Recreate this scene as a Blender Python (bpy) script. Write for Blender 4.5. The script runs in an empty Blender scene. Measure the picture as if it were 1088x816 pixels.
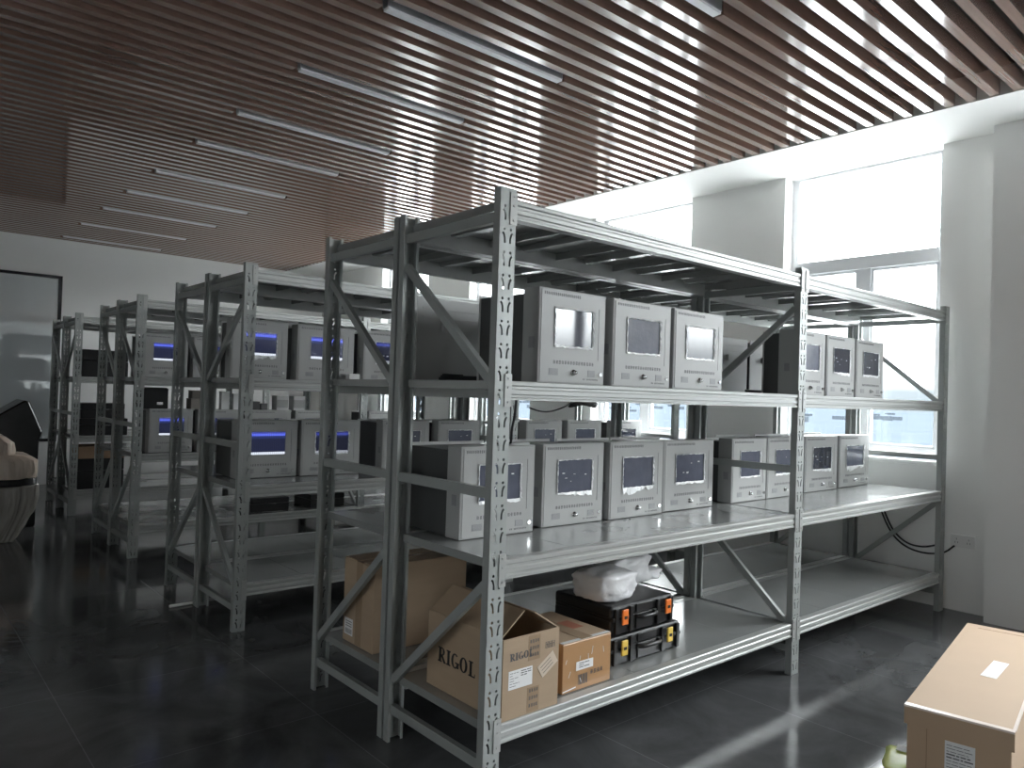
import bpy, bmesh, math, random
from mathutils import Vector, Matrix, noise
from mathutils.geometry import tessellate_polygon

random.seed(7)
SC = bpy.context.scene
COL = SC.collection
PI = math.pi

# ------------------------------------------------------------------ materials
MATS = {}


def mat(name, base, rough=0.5, metal=0.0, spec=0.5, var=0.0, scale=8.0, bump=0.0, bscale=None,
        rvar=0.0, coat=0.0, emis=None, estr=0.0, alpha=1.0, stretch=None):
    m = bpy.data.materials.new(name)
    m.use_nodes = True
    nt = m.node_tree
    b = nt.nodes['Principled BSDF']
    b.inputs['Base Color'].default_value = (*base, 1)
    b.inputs['Roughness'].default_value = rough
    b.inputs['Metallic'].default_value = metal
    b.inputs['Specular IOR Level'].default_value = spec
    b.inputs['Coat Weight'].default_value = coat
    b.inputs['Coat Roughness'].default_value = 0.08
    b.inputs['Coat IOR'].default_value = 1.75 if coat >= 1 else 1.5
    b.inputs['Alpha'].default_value = alpha
    if emis:
        b.inputs['Emission Color'].default_value = (*emis, 1)
        b.inputs['Emission Strength'].default_value = estr
    tc = nt.nodes.new('ShaderNodeTexCoord')
    mp = nt.nodes.new('ShaderNodeMapping')
    nt.links.new(tc.outputs['Object'], mp.inputs['Vector'])
    if stretch:
        mp.inputs['Scale'].default_value = stretch
    n = nt.nodes.new('ShaderNodeTexNoise')
    n.inputs['Scale'].default_value = scale
    n.inputs['Detail'].default_value = 5
    nt.links.new(mp.outputs['Vector'], n.inputs['Vector'])
    if var > 0:
        mix = nt.nodes.new('ShaderNodeMix')
        mix.data_type = 'RGBA'
        mix.inputs['A'].default_value = (*[c * (1 - var) for c in base], 1)
        mix.inputs['B'].default_value = (*[min(1, c * (1 + var)) for c in base], 1)
        nt.links.new(n.outputs['Fac'], mix.inputs['Factor'])
        nt.links.new(mix.outputs['Result'], b.inputs['Base Color'])
    if rvar > 0:
        mr = nt.nodes.new('ShaderNodeMapRange')
        mr.inputs['From Min'].default_value = 0.3
        mr.inputs['From Max'].default_value = 0.7
        mr.inputs['To Min'].default_value = max(0.02, rough - rvar)
        mr.inputs['To Max'].default_value = rough + rvar
        nt.links.new(n.outputs['Fac'], mr.inputs['Value'])
        nt.links.new(mr.outputs['Result'], b.inputs['Roughness'])
    if bump > 0:
        n2 = nt.nodes.new('ShaderNodeTexNoise')
        n2.inputs['Scale'].default_value = bscale or scale * 6
        n2.inputs['Detail'].default_value = 3
        nt.links.new(mp.outputs['Vector'], n2.inputs['Vector'])
        bp = nt.nodes.new('ShaderNodeBump')
        bp.inputs['Strength'].default_value = bump
        bp.inputs['Distance'].default_value = 0.004
        nt.links.new(n2.outputs['Fac'], bp.inputs['Height'])
        nt.links.new(bp.outputs['Normal'], b.inputs['Normal'])
    MATS[name] = m
    return m


M_POST = mat('grey_painted_steel', (0.36, 0.38, 0.37), 0.38, 0.25, 0.5, var=0.06, scale=5, rvar=0.05)
M_BEAM = mat('grey_beam_paint', (0.42, 0.43, 0.42), 0.34, 0.25, 0.5, var=0.02, scale=6, rvar=0.02)
M_DECK = mat('grey_deck_steel', (0.36, 0.37, 0.365), 0.2, 0.35, 0.5, var=0.08, scale=3, rvar=0.07)
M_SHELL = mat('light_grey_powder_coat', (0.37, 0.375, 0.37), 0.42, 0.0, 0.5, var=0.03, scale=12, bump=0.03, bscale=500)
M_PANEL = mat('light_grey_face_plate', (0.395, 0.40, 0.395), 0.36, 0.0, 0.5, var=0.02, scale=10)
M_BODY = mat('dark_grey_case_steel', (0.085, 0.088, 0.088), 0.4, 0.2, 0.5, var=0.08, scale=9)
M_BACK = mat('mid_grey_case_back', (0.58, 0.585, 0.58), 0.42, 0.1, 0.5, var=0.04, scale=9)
M_PRINT = mat('dark_print', (0.10, 0.10, 0.105), 0.6, var=0.1, scale=30)
M_GRILLE = mat('grille_grey', (0.27, 0.275, 0.28), 0.5, var=0.1, scale=40)
M_CHROME = mat('chrome', (0.75, 0.75, 0.75), 0.12, 1.0, var=0.02)
M_FILM = mat('crinkled_clear_film', (0.85, 0.87, 0.88), 0.12, 0.0, 0.8, var=0.05, scale=60, bump=0.5, bscale=90)
M_BLACK = mat('black_plastic', (0.011, 0.011, 0.012), 0.38, var=0.1, scale=10, bump=0.05, bscale=300)
M_BLACKGLOSS = mat('black_glossy_cover', (0.005, 0.005, 0.006), 0.24, 0, 0.6, var=0.1, scale=4, bump=0.35, bscale=14)
M_CABLE = mat('black_rubber', (0.02, 0.02, 0.022), 0.5, var=0.1)
M_ORANGE = mat('orange_plastic', (0.85, 0.20, 0.03), 0.35, var=0.05)
M_YELLOW = mat('yellow_plastic', (0.80, 0.55, 0.10), 0.4, var=0.05)
M_CARTON = mat('brown_corrugated_card', (0.41, 0.305, 0.21), 0.72, 0, 0.3, var=0.08, scale=6, bump=0.08, bscale=60, stretch=(1, 1, 6))
M_CARTON_IN = mat('carton_inside_card', (0.30, 0.20, 0.13), 0.8, 0, 0.3, var=0.1, scale=6)
M_CARTON2 = mat('orange_brown_card', (0.45, 0.255, 0.12), 0.4, 0, 0.5, var=0.12, scale=5, coat=0.3)
M_CARTONBIG = mat('pale_brown_card', (0.50, 0.36, 0.245), 0.65, 0, 0.35, var=0.05, scale=5, bump=0.05, bscale=70)
M_TAPE = mat('brown_packing_tape', (0.36, 0.26, 0.175), 0.22, 0, 0.5, var=0.12, scale=20)
M_WHITETAPE = mat('pale_edge_tape', (0.80, 0.70, 0.63), 0.3, var=0.08, scale=25)
M_PAPER = mat('white_label_paper', (0.80, 0.80, 0.80), 0.6, var=0.03, scale=20)
M_PAPER_TAN = mat('tan_label_paper', (0.62, 0.52, 0.42), 0.4, var=0.06, scale=20)
M_RED = mat('red_print', (0.36, 0.13, 0.08), 0.6, var=0.1, scale=25)
M_BAG = mat('white_plastic_bag', (0.84, 0.84, 0.86), 0.3, 0, 0.5, var=0.06, scale=6, bump=0.5, bscale=22)
M_DULL = mat('dull_grey_card', (0.30, 0.275, 0.25), 0.7, 0, 0.3, var=0.1, scale=8)
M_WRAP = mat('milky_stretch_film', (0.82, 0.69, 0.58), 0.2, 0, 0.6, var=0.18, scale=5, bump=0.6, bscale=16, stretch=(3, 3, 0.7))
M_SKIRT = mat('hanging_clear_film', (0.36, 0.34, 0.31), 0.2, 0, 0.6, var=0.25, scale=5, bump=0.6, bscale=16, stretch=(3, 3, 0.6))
M_WHITE = mat('white_plastic', (0.78, 0.78, 0.77), 0.4, var=0.03)
M_HIVIS = mat('yellow_green_plastic', (0.82, 0.90, 0.28), 0.35, var=0.1, scale=14, bump=0.3, bscale=40)
M_WALL = mat('white_wall_paint', (0.90, 0.90, 0.885), 0.75, 0, 0.3, var=0.02, scale=2, bump=0.02, bscale=200)
M_SOFFIT = mat('white_soffit_paint', (0.84, 0.84, 0.82), 0.7, 0, 0.3, var=0.02, scale=2)
M_FRAME = mat('white_window_aluminium', (0.70, 0.71, 0.73), 0.35, 0.1, 0.5, var=0.02)
M_PLENUM = mat('dark_plenum', (0.03, 0.025, 0.022), 0.8, var=0.2, scale=2)
M_WOOD = mat('brown_wood_slat', (0.26, 0.165, 0.13), 0.13, 0, 1.0, var=0.3, scale=3, rvar=0.03, coat=1.0, stretch=(0.6, 14, 14))
M_LIGHT = mat('light_diffuser', (0.85, 0.85, 0.87), 0.4, var=0.02, emis=(0.95, 0.95, 1.0), estr=0.0)
M_LIGHTFRAME = mat('light_trim', (0.5, 0.5, 0.52), 0.3, 0.5, var=0.03)
M_BLACKFRAME = mat('black_metal_frame', (0.012, 0.011, 0.015), 0.35, 0.2, var=0.1)
M_TOWN = mat('haze_tinted_town', (0.030, 0.036, 0.043), 0.95, 0, 0.0, var=0.2, scale=0.02)  # distance haze is put into this bluish base colour
M_BOUNCE = mat('pale_bounce_ground', (0.30, 0.30, 0.30), 0.85, 0, 0.2, var=0.08, scale=0.05)  # pale tone chosen to bounce daylight upwards
M_SCR_OFF = mat('dark_screen_glass', (0.05, 0.055, 0.075), 0.04, 0, 1.0, var=0.2, scale=18)
M_SCR_FILM = mat('screen_under_film', (0.10, 0.11, 0.15), 0.16, 0, 0.8, var=0.35, scale=14, bump=0.15, bscale=60)


def screen_on(name, k):
    m = bpy.data.materials.new(name)
    m.use_nodes = True
    nt = m.node_tree
    b = nt.nodes['Principled BSDF']
    b.inputs['Base Color'].default_value = (0.02, 0.02, 0.03, 1)
    b.inputs['Roughness'].default_value = 0.12
    tc = nt.nodes.new('ShaderNodeTexCoord')
    sp = nt.nodes.new('ShaderNodeSeparateXYZ')
    nt.links.new(tc.outputs['Generated'], sp.inputs['Vector'])
    cr = nt.nodes.new('ShaderNodeValToRGB')
    cr.color_ramp.interpolation = 'CONSTANT'
    e = cr.color_ramp.elements
    e[0].position = 0.0
    e[0].color = (0.65, 0.70, 0.80, 1)
    e[1].position = 0.11
    e[1].color = (0.012, 0.015, 0.040, 1)
    for p, c in ((0.70, (0.02, 0.03, 0.12, 1)), (0.82, (0.10, 0.14, 0.75, 1)), (0.92, (0.05, 0.06, 0.30, 1))):
        q = e.new(p)
        q.color = c
    nt.links.new(sp.outputs['Z'], cr.inputs['Fac'])
    wv = nt.nodes.new('ShaderNodeTexWave')
    wv.inputs['Scale'].default_value = 6
    wv.inputs['Distortion'].default_value = 1.0
    nt.links.new(tc.outputs['Generated'], wv.inputs['Vector'])
    mx = nt.nodes.new('ShaderNodeMix')
    mx.data_type = 'RGBA'
    mx.blend_type = 'MULTIPLY'
    mx.inputs['Factor'].default_value = 0.45
    nt.links.new(cr.outputs['Color'], mx.inputs['A'])
    nt.links.new(wv.outputs['Color'], mx.inputs['B'])
    nt.links.new(mx.outputs['Result'], b.inputs['Emission Color'])
    b.inputs['Emission Strength'].default_value = k
    return m


M_SCR_ON = screen_on('lit_blue_screen', 0.30)
M_SCR_DIM = screen_on('dim_blue_screen', 0.12)


def glass_mat():
    m = bpy.data.materials.new('clear_window_glass')
    m.use_nodes = True
    nt = m.node_tree
    nt.nodes.clear()
    out = nt.nodes.new('ShaderNodeOutputMaterial')
    t = nt.nodes.new('ShaderNodeBsdfTransparent')
    t.inputs['Color'].default_value = (0.95, 0.97, 0.97, 1)
    g = nt.nodes.new('ShaderNodeBsdfGlossy')
    g.inputs['Roughness'].default_value = 0.02
    lw = nt.nodes.new('ShaderNodeLayerWeight')
    lw.inputs['Blend'].default_value = 0.5
    pw = nt.nodes.new('ShaderNodeMath')
    pw.operation = 'POWER'
    pw.inputs[1].default_value = 5.0
    nt.links.new(lw.outputs['Facing'], pw.inputs[0])
    f = nt.nodes.new('ShaderNodeMath')
    f.operation = 'MULTIPLY_ADD'
    f.inputs[1].default_value = 0.9
    f.inputs[2].default_value = 0.03
    nt.links.new(pw.outputs[0], f.inputs[0])
    mx = nt.nodes.new('ShaderNodeMixShader')
    nt.links.new(f.outputs[0], mx.inputs['Fac'])
    nt.links.new(t.outputs['BSDF'], mx.inputs[1])
    nt.links.new(g.outputs['BSDF'], mx.inputs[2])
    nt.links.new(mx.outputs['Shader'], out.inputs['Surface'])
    return m


M_GLASS = glass_mat()
M_MIRROR = mat('reflective_panel_glass', (0.48, 0.51, 0.52), 0.04, 0.35, 0.5, var=0.03, scale=1.5, rvar=0.01)


def floor_mat():
    m = bpy.data.materials.new('dark_polished_stone_tile')
    m.use_nodes = True
    nt = m.node_tree
    b = nt.nodes['Principled BSDF']
    tc = nt.nodes.new('ShaderNodeTexCoord')
    mp = nt.nodes.new('ShaderNodeMapping')
    mp.inputs['Location'].default_value = (0.895, 0.65, 0)
    nt.links.new(tc.outputs['Object'], mp.inputs['Vector'])
    br = nt.nodes.new('ShaderNodeTexBrick')
    br.offset = 0.0
    br.inputs['Scale'].default_value = 1.0
    br.inputs['Brick Width'].default_value = 0.8
    br.inputs['Row Height'].default_value = 0.8
    br.inputs['Mortar Size'].default_value = 0.0022
    br.inputs['Mortar Smooth'].default_value = 0.3
    br.inputs['Color1'].default_value = (0.95, 0.95, 0.95, 1)
    br.inputs['Color2'].default_value = (1.05, 1.05, 1.05, 1)
    br.inputs['Mortar'].default_value = (1.7, 1.7, 1.7, 1)
    nt.links.new(mp.outputs['Vector'], br.inputs['Vector'])
    n = nt.nodes.new('ShaderNodeTexNoise')
    n.inputs['Scale'].default_value = 2.2
    n.inputs['Detail'].default_value = 9
    n.inputs['Roughness'].default_value = 0.62
    n.inputs['Distortion'].default_value = 1.2
    nt.links.new(tc.outputs['Object'], n.inputs['Vector'])
    cr = nt.nodes.new('ShaderNodeValToRGB')
    cr.color_ramp.elements[0].position = 0.3
    cr.color_ramp.elements[0].color = (0.060, 0.062, 0.064, 1)
    cr.color_ramp.elements[1].position = 0.75
    cr.color_ramp.elements[1].color = (0.125, 0.128, 0.132, 1)
    nt.links.new(n.outputs['Fac'], cr.inputs['Fac'])
    mx = nt.nodes.new('ShaderNodeMix')
    mx.data_type = 'RGBA'
    mx.blend_type = 'MULTIPLY'
    mx.inputs['Factor'].default_value = 1.0
    nt.links.new(cr.outputs['Color'], mx.inputs['A'])
    nt.links.new(br.outputs['Color'], mx.inputs['B'])
    nt.links.new(mx.outputs['Result'], b.inputs['Base Color'])
    mr = nt.nodes.new('ShaderNodeMapRange')
    mr.inputs['From Min'].default_value = 0.3
    mr.inputs['From Max'].default_value = 0.75
    mr.inputs['To Min'].default_value = 0.09
    mr.inputs['To Max'].default_value = 0.16
    nt.links.new(n.outputs['Fac'], mr.inputs['Value'])
    nt.links.new(mr.outputs['Result'], b.inputs['Roughness'])
    b.inputs['Specular IOR Level'].default_value = 0.5
    return m


M_FLOOR = floor_mat()


# ------------------------------------------------------------------ mesh helpers
class MB:
    def __init__(self):
        self.v = []
        self.f = []
        self.fm = []

    def add(self, vs, fs, mi=0):
        o = len(self.v)
        self.v += [tuple(p) for p in vs]
        self.f += [tuple(i + o for i in f) for f in fs]
        self.fm += [mi] * len(fs)
        return self

    def box(self, x0, x1, y0, y1, z0, z1, mi=0, M=None):
        vs = [Vector((x, y, z)) for x in (x0, x1) for y in (y0, y1) for z in (z0, z1)]
        if M is not None:
            vs = [M @ p for p in vs]
        return self.add(vs, [(0, 1, 3, 2), (4, 6, 7, 5), (0, 4, 5, 1), (2, 3, 7, 6), (0, 2, 6, 4), (1, 5, 7, 3)], mi)

    def prism(self, poly, a0, a1, axis='X', mi=0, M=None):
        """poly: list of 2D points in the plane normal to axis; X->(y,z) Y->(x,z) Z->(x,y)"""
        def P(a, p):
            return {'X': (a, p[0], p[1]), 'Y': (p[0], a, p[1]), 'Z': (p[0], p[1], a)}[axis]
        n = len(poly)
        vs = [Vector(P(a0, p)) for p in poly] + [Vector(P(a1, p)) for p in poly]
        if M is not None:
            vs = [M @ p for p in vs]
        fs = [(i, (i + 1) % n, n + (i + 1) % n, n + i) for i in range(n)]
        fs += [tuple(range(n))[::-1], tuple(range(n, 2 * n))]
        return self.add(vs, fs, mi)

    def bar(self, p0, p1, w, h, up=(1, 0, 0), mi=0):
        """rectangular bar from p0 to p1; w along 'up', h across"""
        p0, p1 = Vector(p0), Vector(p1)
        d = (p1 - p0).normalized()
        u = Vector(up)
        u = (u - d * u.dot(d)).normalized()
        s = d.cross(u)
        vs = []
        for p in (p0, p1):
            for a, b in ((-1, -1), (1, -1), (1, 1), (-1, 1)):
                vs.append(p + u * (a * w / 2) + s * (b * h / 2))
        return self.add(vs, [(3, 2, 1, 0), (4, 5, 6, 7), (0, 1, 5, 4), (1, 2, 6, 5), (2, 3, 7, 6), (3, 0, 4, 7)], mi)

    def channel(self, p0, p1, w, h, t=0.002, up=(1, 0, 0), mi=0):
        """C channel: web across h at the -up side, flanges of depth w"""
        p0, p1 = Vector(p0), Vector(p1)
        d = (p1 - p0).normalized()
        u = Vector(up)
        u = (u - d * u.dot(d)).normalized()
        s = d.cross(u)
        prof = [(0, -h / 2), (w, -h / 2), (w, -h / 2 + t), (t, -h / 2 + t), (t, h / 2 - t), (w, h / 2 - t), (w, h / 2), (0, h / 2)]
        n = len(prof)
        vs = [p + u * a + s * b for p in (p0, p1) for a, b in prof]
        fs = [(i, (i + 1) % n, n + (i + 1) % n, n + i) for i in range(n)]
        fs += [(0, 7, 4, 3), (0, 3, 2, 1), (7, 6, 5, 4)]
        fs += [(n + 3, n + 4, n + 7, n), (n + 1, n + 2, n + 3, n), (n + 4, n + 5, n + 6, n + 7)]
        return self.add(vs, fs, mi)

    def cyl(self, c, r, h, axis='Z', seg=20, mi=0, r2=None):
        r2 = r if r2 is None else r2
        vs = []
        for k, rr in ((0, r), (1, r2)):
            for i in range(seg):
                a = 2 * PI * i / seg
                x, y = rr * math.cos(a), rr * math.sin(a)
                z = k * h
                p = {'Z': (x, y, z), 'Y': (x, z, y), 'X': (z, x, y)}[axis]
                vs.append((c[0] + p[0], c[1] + p[1], c[2] + p[2]))
        fs = [(i, (i + 1) % seg, seg + (i + 1) % seg, seg + i) for i in range(seg)]
        fs += [tuple(range(seg))[::-1], tuple(range(seg, 2 * seg))]
        return self.add(vs, fs, mi)

    def tube(self, pts, r, seg=8, mi=0):
        pts = [Vector(p) for p in pts]
        n = len(pts)
        rings = []
        prev = None
        for i, p in enumerate(pts):
            d = (pts[min(i + 1, n - 1)] - pts[max(i - 1, 0)]).normalized()
            a = prev if prev is not None else (Vector((0, 0, 1)) if abs(d.z) < 0.9 else Vector((1, 0, 0)))
            u = (a - d * a.dot(d)).normalized()
            prev = u
            w = d.cross(u)
            rings.append([p + (u * math.cos(2 * PI * k / seg) + w * math.sin(2 * PI * k / seg)) * r for k in range(seg)])
        vs = [q for rg in rings for q in rg]
        fs = []
        for i in range(n - 1):
            for k in range(seg):
                fs.append((i * seg + k, i * seg + (k + 1) % seg, (i + 1) * seg + (k + 1) % seg, (i + 1) * seg + k))
        fs += [tuple(range(seg))[::-1], tuple((n - 1) * seg + k for k in range(seg))]
        return self.add(vs, fs, mi)

    def mesh(self, name, mats, smooth=False):
        me = bpy.data.meshes.new(name)
        me.from_pydata(self.v, [], self.f)
        for m in (mats if isinstance(mats, (list, tuple)) else [mats]):
            me.materials.append(m)
        for p, i in zip(me.polygons, self.fm):
            p.material_index = i
            p.use_smooth = smooth
        bm = bmesh.new()
        bm.from_mesh(me)
        bmesh.ops.recalc_face_normals(bm, faces=bm.faces)
        bm.to_mesh(me)
        bm.free()
        me.update()
        return me


def link(name, me, parent=None, loc=(0, 0, 0), rz=0.0, bevel=0.0, seg=2):
    o = bpy.data.objects.new(name, me)
    COL.objects.link(o)
    o.location = loc
    o.rotation_euler = (0, 0, rz)
    if parent is not None:
        o.parent = parent
    if bevel > 0:
        md = o.modifiers.new('bevel', 'BEVEL')
        md.width = bevel
        md.segments = seg
        md.limit_method = 'ANGLE'
    return o


def tag(o, label, cat, group=None, kind=None):
    o['label'] = label
    o['category'] = cat
    if group:
        o['group'] = group
    if kind:
        o['kind'] = kind
    return o


def thing(name, label, cat, loc=(0, 0, 0), rz=0.0, group=None, kind=None):
    o = link(name, None, None, loc, rz)
    o.empty_display_size = 0.05
    return tag(o, label, cat, group, kind)


def dup(root, loc, rz=0.0):
    r = root.copy()
    COL.objects.link(r)
    r.location = loc
    r.rotation_euler = (0, 0, rz)
    for ch in list(root.children):
        c = ch.copy()
        COL.objects.link(c)
        c.parent = r
        for g in list(ch.children):
            d = g.copy()
            COL.objects.link(d)
            d.parent = c
    return r


# ------------------------------------------------------------------ room dimensions
XW = 3.946          # window wall inner face
YF = 9.2            # far wall
XL, YN = -4.6, -8.6  # left wall, near wall
ZC = 3.12           # soffit / slat underside
XS = 3.30           # slats stop here
WT = 0.22           # wall thickness

# ------------------------------------------------------------------ shell
b = MB().box(XL - WT, XW + WT, YN - WT, YF + WT, -0.12, 0)
o = link('floor', b.mesh('floor', M_FLOOR))
tag(o, 'dark grey polished stone tile floor', 'floor', kind='structure')

WINS = [(-8.1, -6.95), (-6.05, -4.9), (-4.0, -2.85), (-2.15, -0.80), (0.085, 1.235), (2.125, 3.275), (4.18, 5.33), (6.22, 7.37)]  # first two openings are unseen, added to light the rack fronts
ZS = 0.935          # sill height
b = MB()
b.box(XW, XW + WT, YN, YF, 0, ZS)
edges = [YN] + [e for w in WINS for e in w] + [YF]
for i in range(0, len(edges), 2):
    b.box(XW, XW + WT, edges[i], edges[i + 1], ZS, ZC)
b.box(XW, XW + WT, YN, YF, ZC, 3.5)
o = link('wall_right', b.mesh('wall_right', M_WALL))
tag(o, 'white window wall with deep openings on the right', 'wall', kind='structure')
o = link('wall_back', MB().box(XL - WT, XW + WT, YF, YF + WT, 0, 3.5).mesh('wall_back', M_WALL))
tag(o, 'white far wall behind the last row of racks', 'wall', kind='structure')
WINL_FILL = [(-1.8, -1.3)]  # unseen opening added for fill light on left-facing sides
b = MB().box(XL - WT, XL, YN - WT, YF, 0, ZS).box(XL - WT, XL, YN - WT, YF, ZC, 3.5)
b.box(XL - WT, XL, YN - WT, WINL_FILL[0][0], ZS, ZC).box(XL - WT, XL, WINL_FILL[0][1], YF, ZS, ZC)
o = link('wall_left', b.mesh('wall_left', M_WALL))
tag(o, 'white side wall opposite the windows', 'wall', kind='structure')
o = link('wall_front', MB().box(XL, XW + WT, YN - WT, YN, 0, 3.5).mesh('wall_front', M_WALL))
tag(o, 'white wall behind the camera', 'wall', kind='structure')
o = link('trim_1', MB().box(3.795, XW + 0.02, -0.70, -0.262, 0, ZC).mesh('trim_1', M_WALL))
tag(o, 'white square pillar standing out from the window wall', 'pillar', kind='structure')
o = link('trim_2', MB().box(XS + 0.02, XW, YN, YF, ZC, ZC + 0.02).box(XS, XS + 0.02, YN, YF, ZC, ZC + 0.17).mesh('trim_2', M_SOFFIT))
tag(o, 'white plaster strip between slatted ceiling and window wall', 'soffit', kind='structure')

# slatted ceiling: slats run along X
PITCH = 0.1165
SW = 0.047
b = MB()
y = 0.405 - PITCH * 77
LIGHT_Y = [0.21, 1.18, 2.14, 3.12, 3.95, 4.92, 5.90, 6.87, 7.85, 8.92]
slat_y = []
while y < YF - 0.03:
    if y > YN + 0.05:
        slat_y.append(y)
    y += PITCH
lights = []
for ly in LIGHT_Y:
    k = min(range(len(slat_y)), key=lambda i: abs(slat_y[i] - ly))
    lights.append(k)
LX0, LX1 = 0.262, 1.415
for k, y in enumerate(slat_y):
    if k in lights:
        b.box(XL, LX0 - 0.03, y - SW / 2, y + SW / 2, ZC + 0.005, ZC + 0.085)
        b.box(LX1 + 0.012, XS, y - SW / 2, y + SW / 2, ZC + 0.005, ZC + 0.085)
    else:
        b.box(XL, XS, y - SW / 2, y + SW / 2, ZC + 0.005, ZC + 0.085)
b.box(XL, XS, YN, YF, ZC + 0.165, ZC + 0.2, mi=1)
o = link('ceiling', b.mesh('ceiling', [M_WOOD, M_PLENUM]))
tag(o, 'brown wooden slat ceiling running towards the windows', 'ceiling', kind='structure')

ORD = ['cut by the top photo edge', 'second from the camera, above the nearest rack', 'third from the camera',
       'fourth from the camera', 'fifth from the camera', 'sixth from the camera', 'seventh from the camera', 'third from the far wall',
       'second from the far wall', 'closest to the far wall']
lb = MB().box(0, LX1 - LX0, -SW / 2, SW / 2, 0.012, 0.075).mesh('housing', M_LIGHTFRAME)
ld = MB().box(0.004, LX1 - LX0 - 0.004, -SW / 2 + 0.002, SW / 2 - 0.002, 0, 0.012).mesh('diffuser', M_LIGHT)
proto = None
for i, k in enumerate(lights):
    loc = (LX0, slat_y[k], ZC + 0.003)
    if proto is None:
        proto = thing('ceiling_light', '', 'light', loc, 0, 'linear lights in the slat ceiling')
        link('housing', lb, proto)
        link('diffuser', ld, proto)
        o = proto
    else:
        o = dup(proto, loc)
    o['label'] = 'slim white linear light between ceiling slats, ' + ORD[i]

# windows
def make_window(n, y0, y1, label, side=0):
    t = thing('window_%d' % n, label, 'window', [(XW, (y0 + y1) / 2, ZS), ((y0 + y1) / 2, YN, ZS), (XL, (y0 + y1) / 2, ZS)][side], [0, -PI / 2, PI][side], None, 'structure')
    w = y1 - y0
    h = w / 2
    XF0, XF1 = 0.125, 0.185
    H = ZC - ZS
    fr = MB()
    fr.box(XF0, XF1, -h, -h + 0.055, 0.04, H)
    fr.box(XF0, XF1, h - 0.055, h, 0.04, H)
    fr.box(XF0, XF1, -h + 0.055, h - 0.055, 0.045, 0.105)
    fr.box(XF0, XF1, -h + 0.055, h - 0.055, H - 0.02, H)
    fr.box(XF0 - 0.015, XF1, -h + 0.055, h - 0.055, 1.415, 1.51)     # transom
    fr.box(XF0, XF1, -0.055, 0.045, 0.105, 1.415)                 # mullion
    for a, c in ((-h + 0.055, -0.055), (0.045, h - 0.055)):          # thin sash lips
        fr.box(XF0 + 0.012, XF1 - 0.01, a, a + 0.018, 0.105, 1.415)
        fr.box(XF0 + 0.012, XF1 - 0.01, c - 0.018, c, 0.105, 1.415)
        fr.box(XF0 + 0.012, XF1 - 0.01, a + 0.018, c - 0.018, 0.105, 0.125)
        fr.box(XF0 + 0.012, XF1 - 0.01, a + 0.018, c - 0.018, 1.395, 1.415)
    link('window_frame', fr.mesh('window_frame', M_FRAME), t)
    pn = MB()
    xg = 0.158
    pn.box(xg, xg + 0.006, -h + 0.056, h - 0.056, 1.511, H - 0.021)
    link('pane', pn.mesh('pane', M_GLASS), t)
    for a, c in ((-h + 0.074, -0.074), (0.064, h - 0.074)):
        link('pane', MB().box(xg, xg + 0.006, a, c, 0.126, 1.394).mesh('pane', M_GLASS), t)
    sl = MB().box(-0.018, XF0 + 0.01, -h + 0.002, h - 0.002, 0.002, 0.03)
    link('window_sill', sl.mesh('window_sill', M_WALL), t, bevel=0.004)
    hd = MB().box(XF0 - 0.02, XF0, -0.012, 0.012, 0.62, 0.74).box(XF0 - 0.03, XF0 - 0.02, -0.009, 0.009, 0.62, 0.68)
    link('window_handle', hd.mesh('window_handle', M_FRAME), t)


WL = ['unseen tall window added for light, farthest behind the camera', 'unseen tall window added for light, second from the front wall', 'tall window behind the camera, third from the front wall', 'tall window beside the pillar, outside the photo on the right',
      'tall bright window at the right end of the nearest rack', 'tall window behind the middle of the nearest rack',
      'third visible tall window, seen between rack shelves', 'farthest tall window, seen in gaps behind the second row']
WL += ['unseen narrow window added for fill light, left of the camera']
for i, (a, c) in enumerate(WINS + WINL_FILL):
    lf = 2 * (i >= len(WINS))
    make_window(i + 1, a, c, WL[i], lf)
    L = bpy.data.lights.new('window_portal', 'AREA')
    L.shape = 'RECTANGLE'
    L.size = c - a
    L.size_y = ZC - ZS
    L.cycles.is_portal = True
    lo = bpy.data.objects.new('window_portal', L)
    COL.objects.link(lo)
    m_ = (a + c) / 2
    lo.location = [(XW + WT + 0.02, m_, (ZC + ZS) / 2), (m_, YN - WT - 0.02, (ZC + ZS) / 2), (XL - WT - 0.02, m_, (ZC + ZS) / 2)][lf]
    lo.rotation_euler = (PI / 2, 0, [PI / 2, 0, -PI / 2][lf])   # -Z of the lamp points into the room

# reflective panel on the far wall
t = thing('glass_panel', 'large black-framed reflective glass panel on the far wall at left', 'glass panel', (0.318, YF, 0))
bx0, bx1, bz0, bz1 = -2.7, 0.0, 0.55, 2.66
fb = MB()
fb.box(bx0, bx1, -0.05, -0.002, bz1 - 0.035, bz1).box(bx0, bx1, -0.05, -0.002, bz0, bz0 + 0.035)
fb.box(bx1 - 0.04, bx1, -0.05, -0.002, bz0, bz1).box(bx0, bx0 + 0.04, -0.05, -0.002, bz0, bz1)
link('frame', fb.mesh('frame', M_BLACKFRAME), t)
link('pane', MB().box(bx0 + 0.04, bx1 - 0.04, -0.03, -0.01, bz0 + 0.035, bz1 - 0.035).mesh('pane', M_MIRROR), t)

# wall socket
t = thing('wall_socket', 'pale double wall socket plate low on the window wall beyond the rack end', 'socket', (XW, -0.09, 0.46))
link('plate', MB().box(-0.01, 0, -0.072, 0.072, -0.04, 0.04).mesh('plate', M_WHITE), t, bevel=0.002)
for yy in (-0.036, 0.036):
    s = MB()
    for dy, dz in ((0, 0.012), (-0.008, -0.01), (0.008, -0.01)):
        s.box(-0.0112, -0.0101, yy + dy - 0.0018, yy + dy + 0.0018, dz - 0.006, dz + 0.006)
    link('socket_slots', s.mesh('socket_slots', M_GRILLE), t)

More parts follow.
